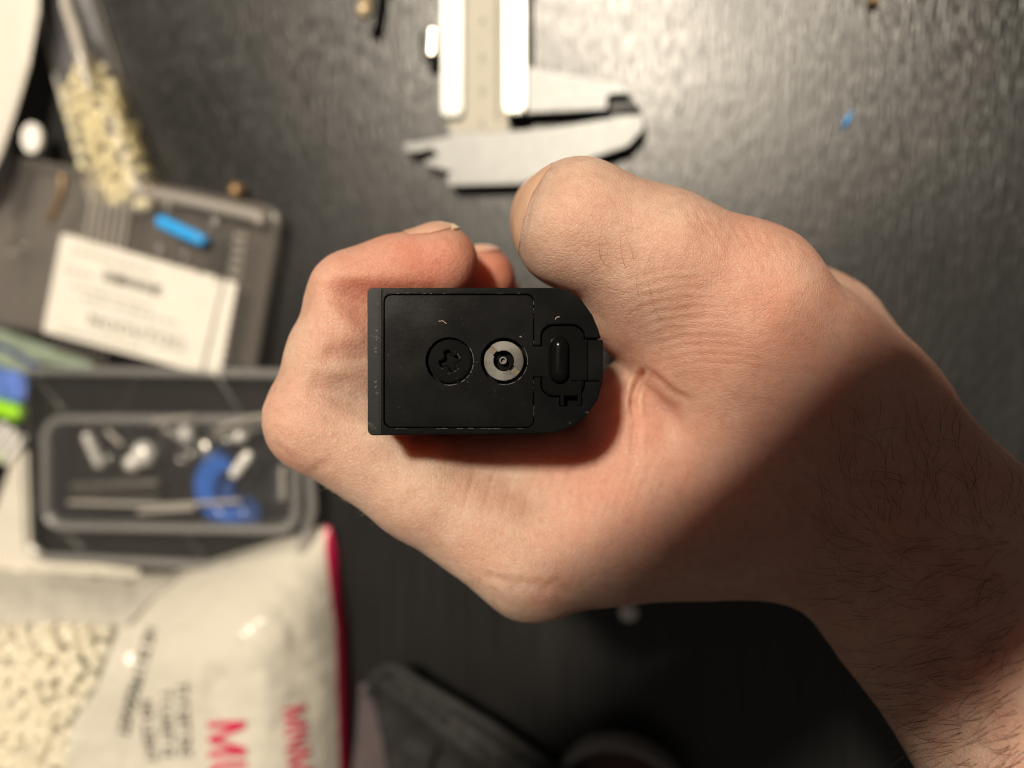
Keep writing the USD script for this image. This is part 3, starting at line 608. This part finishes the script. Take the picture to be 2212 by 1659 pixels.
for v0, u0, u1 in ((.12, .08, .55), (.47, .10, .62), (.56, .2, .80), (.33, .06, .24), (.92, .1, .6)):
    segs = []; u = u0
    while u < u1:
        w = r3.uniform(.015, .05); segs.append(sheet(Polygon([lab(u, v0), lab(u + w, v0), lab(u + w, v0 + .025), lab(u, v0 + .025)]), lambda x, y: lbh(x, y) + .0002, 6, .0001)); u += w + .012
    part(lb, 'small_print', cat(*segs), M['grey_ink'], False, kind='stuff')
part(pk, 'label_tab', sheet(Polygon([(486, 604), (512, 612), (474, 812), (440, 806)]), flat(.0094), 12, .0004), M['paper'], True)
solo('blue_tube', cat(capsule(T(350, 478, .0105), T(436, 519, .0105), .0021), capsule(T(352, 482, .0105), T(430, 516, .0105), .0023)), M['blue'], 'bright blue plastic tube inside the pack above its white label', 'tube', 60)
solo('dark_block', plate(rounded([(450, 512), (482, 520), (468, 592), (440, 586)], 6), .0012, .0070, .001), M['phone'], 'black block inside the labelled pack right of the blue tube', 'block')
solo('brass_strip', tube(T(np.array([134, 136, 128, 116, 106]), np.array([380, 402, 430, 458, 482]), np.array([.009, .0095, .0092, .0085, .008])), .0011, 10), M['brass'], 'curved brass strip near the top left corner of the labelled pack', 'strip', 60)

# ---------------------------------------------------------------- lower blister pack
p2 = thing('blister_pack', 'clear plastic blister box with a rounded tray of shiny metal parts and a blue clip', 'blister pack', T(340, 1000, 0))
out2 = rounded([(52, 797), (652, 806), (676, 1100), (640, 1216), (90, 1196), (64, 1180)], 12)
part(p2, 'shell', sheet(out2, lambda x, y: .0098 + .0003 * noise2(x, y, .015, 7), 16), M['blister'], True)
for pts in ([(54, 800), (652, 808)], [(92, 1203), (440, 1220), (636, 1222)], [(654, 812), (676, 1100), (644, 1216)], [(52, 804), (63, 1175), (88, 1200)]):
    edge_tube(pts, .0018, .0085, 'rim', M['frame_film'] if pts[0] != (52, 804) else M['blister'], p2)
fr = rounded([(98, 905), (640, 905), (640, 1146), (98, 1136)], 40, 8); fq = np.array(fr.exterior.coords)
part(p2, 'tray_frame', tube(T(fq[:, 0], fq[:, 1], .0112), .0016, 10, False), M['frame_film'], True)
fq2 = np.array(fr.buffer(-14).exterior.coords)
part(p2, 'tray_step', tube(T(fq2[:, 0], fq2[:, 1], .0125), .0007, 8, False), M['blister'], True)
part(p2, 'tray_dome', sheet(fr.buffer(-6), lambda x, y: .0128 + .0010 * noise2(x, y, .02, 11), 14), film('tray_dome', (.96, .96, .96), .02, (.7, .7, .72), .14, bump=.0012, bscale=110), True)
for a in ([(70, 805), (140, 890)], [(300, 815), (250, 895)], [(470, 812), (520, 890)], [(180, 1190), (140, 1150)], [(400, 1150), (440, 1205)]):
    edge_tube(a, .0005, .0104, 'wrinkle', M['blister'], p2)
for a in ([(470, 925), (560, 898), (600, 905)], [(330, 912), (420, 900)], [(150, 1085), (360, 1092), (520, 1082)], [(230, 930), (262, 960)], [(300, 1105), (420, 1098)]):
    edge_tube(a, .0008, .0132, 'wrinkle', M['rib_film'], p2)
solo('metal_pin', capsule(T(190, 944, .0075), T(215, 1000, .0060), .0020), M['shiny'], 'short steel pin at the left in the lower blister box', 'pin', 60)
solo('metal_dome', cat(ball(T(312, 980, .0060), .0048, 3, (1, 1, .8)), ball(T(288, 1000, .0050), .0034, 3)), M['shiny'], 'rounded steel dome in the middle of the lower blister box', 'dome', 60)
solo('metal_bead', ball(T(238, 990, .0055), .0022, 3), M['caliper_bright'], 'small steel bead between the pin and the rounded dome', 'bead', 60)
solo('metal_dome', ball(T(402, 934, .006), .0036, 3, (1, 1.3, .8)), M['shiny'], 'upright oval steel dome at the top middle of the tray', 'dome', 60)
solo('metal_bead', ball(T(520, 942, .007), .0028, 3), M['shiny'], 'larger steel bead at the top right of the tray near the finger', 'bead', 60)
solo('long_rod', tube([T(160, 1052, .004), T(345, 1043, .004)], .0018, 10), M['steel'], 'thin grey rod lying above another along the bottom of the tray', 'rod', 40)
solo('long_rod', tube([T(178, 1074, .004), T(350, 1076, .004)], .0022, 10), M['valve_steel'], 'thicker grey rod, lowest in the tray of metal parts', 'rod', 40)
solo('small_screw', cat(capsule(T(362, 930, .008), T(388, 944, .008), .0016), ball(T(362, 930, .008), .0024, 2)), M['caliper_bright'], 'small steel screw lying slanted at the top of the tray', 'screw', 60)
solo('round_nut', ball(T(440, 972, .0078), .0033, 3, (1, 1.2, .5)), M['steel'], 'round grey nut left of the blue clip above its washer', 'nut', 60)
solo('washer', tube(T(400 + 14 * np.cos(q), 986 + 12 * np.sin(q), .006), .0008, 8, False), M['steel'], 'thin steel washer left of the blue clip', 'washer', 60)
solo('metal_bead', ball(T(494, 952, .008), .0021, 3), M['caliper_bright'], 'small steel bead at the top of the tray above the blue clip', 'bead', 60)
solo('metal_strip', plate(rounded([(440, 930), (560, 900), (590, 905), (580, 925), (470, 955)], 4), .006, .0085, .0008), M['steel'], 'flat steel strip slanting up to the knuckle from the lower box', 'strip')
arc = np.linspace(math.radians(95), math.radians(285), 16)
ring = T(496 + 52 * np.cos(arc), 1050 - 60 * np.sin(arc), .006)
solo('blue_clip', cat(tube(ring, .0042, 14), tube(ring + [.004, -.001, .002], .0028, 12), capsule(T(486, 1100, .004), T(536, 1108, .004), .0058), ball(T(476, 1050, .003), .0062, 3, (1, 1.2, .6))), M['deep_blue'], 'deep blue plastic clip at the right end of the tray', 'clip', 60)
solo('metal_pin', capsule(T(508, 1022, .0115), T(535, 985, .0115), .0020), M['shiny'], 'short steel pin lying across the blue clip', 'pin', 60)
zz = np.linspace(0, 1, 90)
solo('coil_spring', tube(T(606 + 15 * np.cos(zz * 44), 1010 + 74 * zz, .006 + .0024 * np.sin(zz * 44)), .0007, 6), M['steel'], 'upright steel coil spring at the right edge of the lower box', 'spring', 60)

# ---------------------------------------------------------------- clear bag of pellets, upper left
bgt = thing('pellet_bag', 'long clear plastic bag of cream pellets at the upper left', 'bag', T(200, 200, 0))
LE = np.array([(70, -80), (82, 0), (108, 120), (138, 230), (170, 340), (192, 420), (205, 470)], float); RE = np.array([(190, -80), (208, 0), (240, 110), (276, 220), (318, 320), (352, 400), (366, 450)], float)
def along(P, y): return np.interp(y, P[:, 1], P[:, 0])
def htube(x, y):
    a, b = along(LE, y), along(RE, y); s = np.clip((x - a) / (b - a), 0, 1)
    return .0006 + np.sin(np.pi * s) ** .55 * (.0035 + .0085 * np.clip((y - 90) / 160, 0, 1)) + .0012 * noise2(x, y, .022, 3) * np.sin(np.pi * s)
tb_poly = Polygon([*LE, *RE[::-1]])
part(bgt, 'film', sheet(tb_poly, lambda x, y: htube(x, y) + .0012, 10), M['bag_film'], True)
part(bgt, 'under_film', sheet(tb_poly.buffer(-3), flat(.0004), 16), M['bag_film'], True)
part(bgt, 'fold', tube(T(np.array([136, 146, 160, 174, 186, 196]), np.array([-30, 20, 60, 110, 160, 200]), np.array([.010, .011, .011, .0115, .012, .0125])), np.array([.0016, .002, .0022, .0022, .0016, .0008]), 10), M['zip_film'], True, 'bright pinched fold of the film')
edge_tube([tuple(p) for p in LE], .0007, .0012, 'seam', M['zip_film'], bgt); edge_tube([tuple(p) for p in RE], .0007, .0012, 'seam', M['zip_film'], bgt)
# pellets: one class, copies by reference
def pellet_class(name, r, m):
    c = stage.CreateClassPrim('/World/Looks/' + name); x = UsdGeom.Xform.Define(stage, f'/World/Looks/{name}'); c = stage.GetPrimAtPath(f'/World/Looks/{name}'); c.SetSpecifier(Sdf.SpecifierClass)
    b = trimesh.creation.icosphere(2, r); b.vertices *= 1 + .05 * noise2(b.vertices[:, 0] * 500, b.vertices[:, 1] * 500, 1.0, 4)[:, None]
    v, f, n = meshkit.arrays(b, True); me = usdkit.mesh(stage, f'/World/Looks/{name}/surface', b, m, True); return c
pc = {'a': pellet_class('pellet_shape_cream', .0023, M['pellet']), 'b': pellet_class('pellet_shape_pale', .0023, M['pellet_pale'])}
def pellets(poly, hfun, n, cls, label, group, rad, seed):
    g = np.random.default_rng(seed); x0, y0, x1, y1 = poly.bounds; got = np.zeros((0, 3))
    for lay, share in ((0, .6), (1.4, 1.0)):
        xy = g.uniform((x0, y0), (x1, y1), (9000, 2)); xy = xy[shapely.contains_xy(poly, xy[:, 0], xy[:, 1])]
        h_ = hfun(xy[:, 0], xy[:, 1]) - rad * (1.15 + lay); xy, h_ = xy[h_ > rad * .9], h_[h_ > rad * .9]
        for p in T(xy[:, 0], xy[:, 1], h_):
            if len(got) >= n * share: break
            if len(got) and np.min(((got - p) ** 2).sum(1)) < (rad * 1.93) ** 2: continue
            got = np.vstack([got, p])
    for p in got:
        path = numbered('/World', 'pellet'); x = UsdGeom.Xform.Define(stage, path); x.AddTranslateOp().Set(Gf.Vec3d(*p)); x.AddRotateXYZOp().Set(Gf.Vec3f(*g.uniform(0, 360, 3)))
        x.AddScaleOp().Set(Gf.Vec3f(*g.uniform(.9, 1.08, 3)))
        pr = x.GetPrim(); pr.GetReferences().AddInternalReference(cls.GetPath()); pr.SetInstanceable(True); tag(pr, label, 'pellet', group)
    return len(got)
in_tube = Polygon([(132, 205), (165, 168), (182, 110), (200, 100), (222, 150), (262, 215), (308, 315), (345, 405), (362, 452), (205, 440), (168, 330)])
n1 = pellets(in_tube, htube, 124, pc['a'], 'cream pellet in the clear bag at the upper left', 'cream pellets in the upper left bag', .0023, 1)

# ---------------------------------------------------------------- printed bag with a window of pellets, lower left
def hbag(x, y):
    x, y = np.asarray(x, float), np.asarray(y, float)
    yt = np.interp(x, [-100, 0, 290, 386, 700, 760], [1215, 1222, 1250, 1234, 1136, 1120])
    xr = np.interp(y, [1130, 1204, 1358, 1500, 1659, 1900], [712, 729, 749, 756, 759, 762])
    a = np.clip((xr - x) / 260, 0, 1); b = np.clip((y - yt) / 230, 0, 1)
    h = .002 + .033 * np.sin(a * np.pi / 2) ** .75 * np.sin(b * np.pi / 2) ** .7
    fold = -.0018 * np.exp(-((x - (330 - (y - 1250) * .12)) / 26) ** 2) + .0022 * np.exp(-((x - 425 - (y - 1480) * .1) / 26) ** 2 - ((y - 1480) / 60) ** 2)
    return h + fold * b * a + (.0016 * noise2(x, y, .010, 8) + .0007 * noise2(x, y, .03, 9)) * np.minimum(b * 2, 1) * np.minimum(a * 3, 1)
bg = thing('printed_bag', 'white plastic bag with magenta edge and print and a clear pellet window at lower left', 'bag', T(420, 1450, 0))
white_poly = Polygon([(700, 1136), (386, 1233), (318, 1282), (262, 1341), (232, 1420), (205, 1495), (157, 1556), (137, 1659), (100, 1800), (740, 1800), (733, 1659), (724, 1358), (704, 1204)])
part(bg, 'white_panel', sheet(white_poly, hbag, 9, .0002), M['white_bag'], True)
part(bg, 'magenta_edge', sheet(Polygon([(700, 1136), (713, 1141), (729, 1204), (749, 1358), (756, 1500), (759, 1659), (762, 1800), (740, 1800), (733, 1659), (724, 1358), (704, 1204)]), lambda x, y: hbag(x, y) + .0001, 7, .0003), M['magenta'], True, 'magenta printed side edge')
part(bg, 'window', sheet(Polygon([(-90, 1330), (110, 1335), (262, 1341), (232, 1420), (205, 1495), (157, 1556), (137, 1659), (100, 1800), (-90, 1800)]), lambda x, y: hbag(x, y) + .0010, 10), film('window_film', (.96, .96, .95), .07, (.8, .78, .72), .12, bump=.0004, bscale=160), True, 'clear window over the pellets')
part(bg, 'zip_band', sheet(Polygon([(-90, 1210), (30, 1218), (150, 1226), (300, 1240), (400, 1236), (330, 1290), (272, 1352), (110, 1346), (-90, 1340)]), lambda x, y: hbag(x, y) + .0016 + .0012 * noise2(x, y, .018, 14), 8, .0003), M['zip_film'], True, 'milky folded zip band')
part(bg, 'top_flap', sheet(Polygon([(36, 970), (60, 976), (66, 1170), (100, 1206), (300, 1232), (300, 1246), (150, 1236), (-20, 1226), (-60, 1210), (-10, 1100)]), lambda x, y: .006 + .001 * noise2(x, y, .02, 15), 10, .0004), M['white_bag'], True, 'cream flap showing beside the lower blister box')
part(bg, 'back', sheet(Polygon([(700, 1146), (386, 1243), (-90, 1230), (-90, 1800), (740, 1800), (724, 1358)]), flat(.0008), 30, .0002), M['white_bag'], True)
MG = [('MU', (450, 1552), (2, 72), (76, -4)), ('MNMN', (611, 1526), (4, 44), (46, -8))]
for t_, o, ax, up in MG: part(bg, 'magenta_lettering', text_on(t_, o, ax, up, hbag, .00015, True, .0004), M['magenta'], False)
for t_, o, ax, up in (('HE IS I PRODUCT', (316, 1352), (-5.5, 20), (22, 5)), ('NG LIGHT', (304, 1512), (1.5, 20), (22, -1)), ('T I UNIT II', (345, 1490), (1, 20), (22, -1)), ('TI F IST INI', (381, 1474), (1.2, 20), (22, -1))):
    part(bg, 'black_print', text_on(t_, o, ax, up, hbag, .00012, True, .0004), M['ink'], False)
n2_ = pellets(Polygon([(-40, 1350), (120, 1352), (240, 1362), (215, 1440), (192, 1500), (150, 1560), (140, 1690), (-40, 1690)]), hbag, 175, pc['b'], 'pale pellet behind the clear window of the printed bag', 'pale pellets in the printed bag', .0023, 2)

# ---------------------------------------------------------------- left edge and small things
solo('paper_sheet', sheet(rounded([(-90, -90), (84, -90), (82, 30), (62, 140), (34, 235), (2, 330), (-30, 400), (-90, 420)], 6), lambda x, y: .012 + .00006 * np.clip(60 - x, 0, 200), 16, .0008), M['paper'], 'blank white sheet curving in at the top left corner', 'paper', True)
solo('white_disc', cat(mv(slab(Point(0, 0).buffer(5.0, quad_segs=14), 0, 1.6, .5), lambda v: v * [.0009, .0011, .001] + T(74, 300, .009))), M['white_plastic'], 'round white plastic disc behind the corner of the labelled pack', 'disc', 50)
bw = thing('blue_wrapper', 'blue and sage green striped wrapper at the left edge under the packs', 'wrapper', T(20, 790, 0))
part(bw, 'wrapper_film', sheet(Polygon([(-90, 700), (20, 722), (64, 790), (52, 868), (-90, 850)]), lambda x, y: .006 + .002 * noise2(x, y, .03, 21), 8, .0004), M['pale_blue'], True)
part(bw, 'sage_stripe', sheet(Polygon([(-90, 690), (0, 712), (200, 782), (200, 800), (60, 778), (0, 742), (-90, 722)]), flat(.0082), 10, .0004), M['sage'], True)
part(bw, 'sage_stripe', sheet(Polygon([(-90, 742), (10, 756), (70, 792), (64, 806), (40, 802), (-90, 772)]), flat(.0086), 10, .0004), M['sage'], True)
part(bw, 'navy_line', sheet(Polygon([(-90, 726), (0, 742), (90, 792), (70, 794), (0, 752), (-90, 738)]), flat(.0089), 10, .0003), plain('navy', (.01, .02, .16), .4), True)
solo('lime_marker', capsule(T(-70, 862, .007), T(40, 892, .007), .0034), M['lime'], 'lime green plastic stick above the white fins at the left edge', 'stick', 60)
solo('lime_marker', capsule(T(-50, 1000, .006), T(-2, 984, .006), .0025), M['lime'], 'lime green tip poking in below the white fins at the left edge', 'stick', 60)
for i, l_ in enumerate(('upper', 'middle', 'lowest')):
    solo('white_fin', capsule(T(-30 + i * 22, 972 + i * 12, .007), T(10 + i * 20, 920 + i * 14, .007), .0016), M['white_plastic'], f'{l_} of three slanting white fins left of the lower blister box', 'fin', 60)
solo('brown_bead', ball(T(512, 412, .003), .0028, 3), M['brass'], 'brown bead lying just above the edge of the labelled pack', 'bead', 60)
sp_ = thing('brass_fitting', 'small brass fitting cut off by the top edge left of the caliper', 'fitting', T(792, 10, 0))
part(sp_, 'tip', ball(T(788, 24, .009), .0027, 3), M['pale_gold'], 60)
part(sp_, 'shank', tube(T(792 + 10 * zz, 14 - 70 * zz, .0088 + .0009 * np.sin(zz * 70)), .0018 + .0004 * np.cos(zz * 70), 10), M['pale_gold'], 60)
solo('crumb', ball(T(1886, 2, .002), .0016, 2), M['brass'], 'tiny tan crumb at the top edge right of the caliper', 'crumb', 60)
solo('white_ball', ball(T(1358, 1322, .0029), .0031, 3), M['white_plastic'], 'single white ball on the desk just below the wrist', 'ball', 60)
solo('blue_shaving', tube(T(np.array([1822, 1828, 1834, 1840]), np.array([276, 264, 252, 240]), np.array([.001, .002, .002, .001])), np.array([.0003, .0006, .0005, .0002]), 8), M['blue'], 'tiny blue plastic shaving on the empty desk at the upper right', 'shaving', 60)
# leather case
case = thing('leather_case', 'black stitched leather case at the bottom edge below the fist', 'case', T(960, 1580, 0))
ch = lambda x, y: .012 + .004 * np.exp(-((x - 905 - (y - 1540) * 1.3) / 40) ** 2) + .0012 * noise2(x, y, .03, 31)
part(case, 'front', sheet(rounded([(806, 1470), (822, 1450), (866, 1452), (900, 1478), (1060, 1572), (1230, 1690), (1300, 1760), (850, 1760), (826, 1600)], 10), ch, 9, .003), M['leather'], True)
edge_tube([(800, 1500), (812, 1458), (838, 1442), (868, 1447), (902, 1474), (1060, 1568), (1240, 1690)], .0021, .0150, 'piping', M['leather'], case)
for i in range(26):
    t = i / 25; x, y = 905 + 300 * t, 1497 + 196 * t
    if i % 1 == 0: edge_tube([(x, y), (x + 6, y + 4)], .0004, .0176 - .0028 * min(t * 2, 1), 'stitch', M['leather'], case)
part(case, 'lining', sheet(Polygon([(776, 1480), (800, 1476), (806, 1520), (838, 1640), (850, 1760), (750, 1760), (768, 1600)]), flat(.0105), 12, .002), M['mauve'], True, 'mauve lining seen at the open side')
part(case, 'side', plate(Polygon([(780, 1480), (1230, 1740), (860, 1760)]), .0008, .010, .001), M['leather'])
part(case, 'flap_seam', tube(T(np.array([960, 952, 930, 915]), np.array([1548, 1580, 1640, 1700]), .0150), .0008, 8), M['leather'], True)
# mug
cq = T(1338, 1766, .012); g = np.linspace(0, 1, 1)
prof = np.array([[.0, .002], [.020, .002], [.0205, .004], [.0215, .0105], [.0228, .0130], [.0242, .0125], [.0240, .010], [.0232, .002], [.022, .0], [.0, .0]])
mugm = trimesh.creation.revolve(prof, sections=64); mugm.apply_translation([cq[0], cq[1], 0])
mgm = thing('cup', 'dark cup with a grey rim cut off by the bottom edge', 'cup', [cq[0], cq[1], 0])
part(mgm, 'cup_body', mugm, M['mug'], 40)
liq = trimesh.creation.cylinder(.0208, .001, sections=48); liq.apply_translation([cq[0], cq[1], .005]); part(mgm, 'drink', liq, M['dark_red'], 40, 'dark red inside')
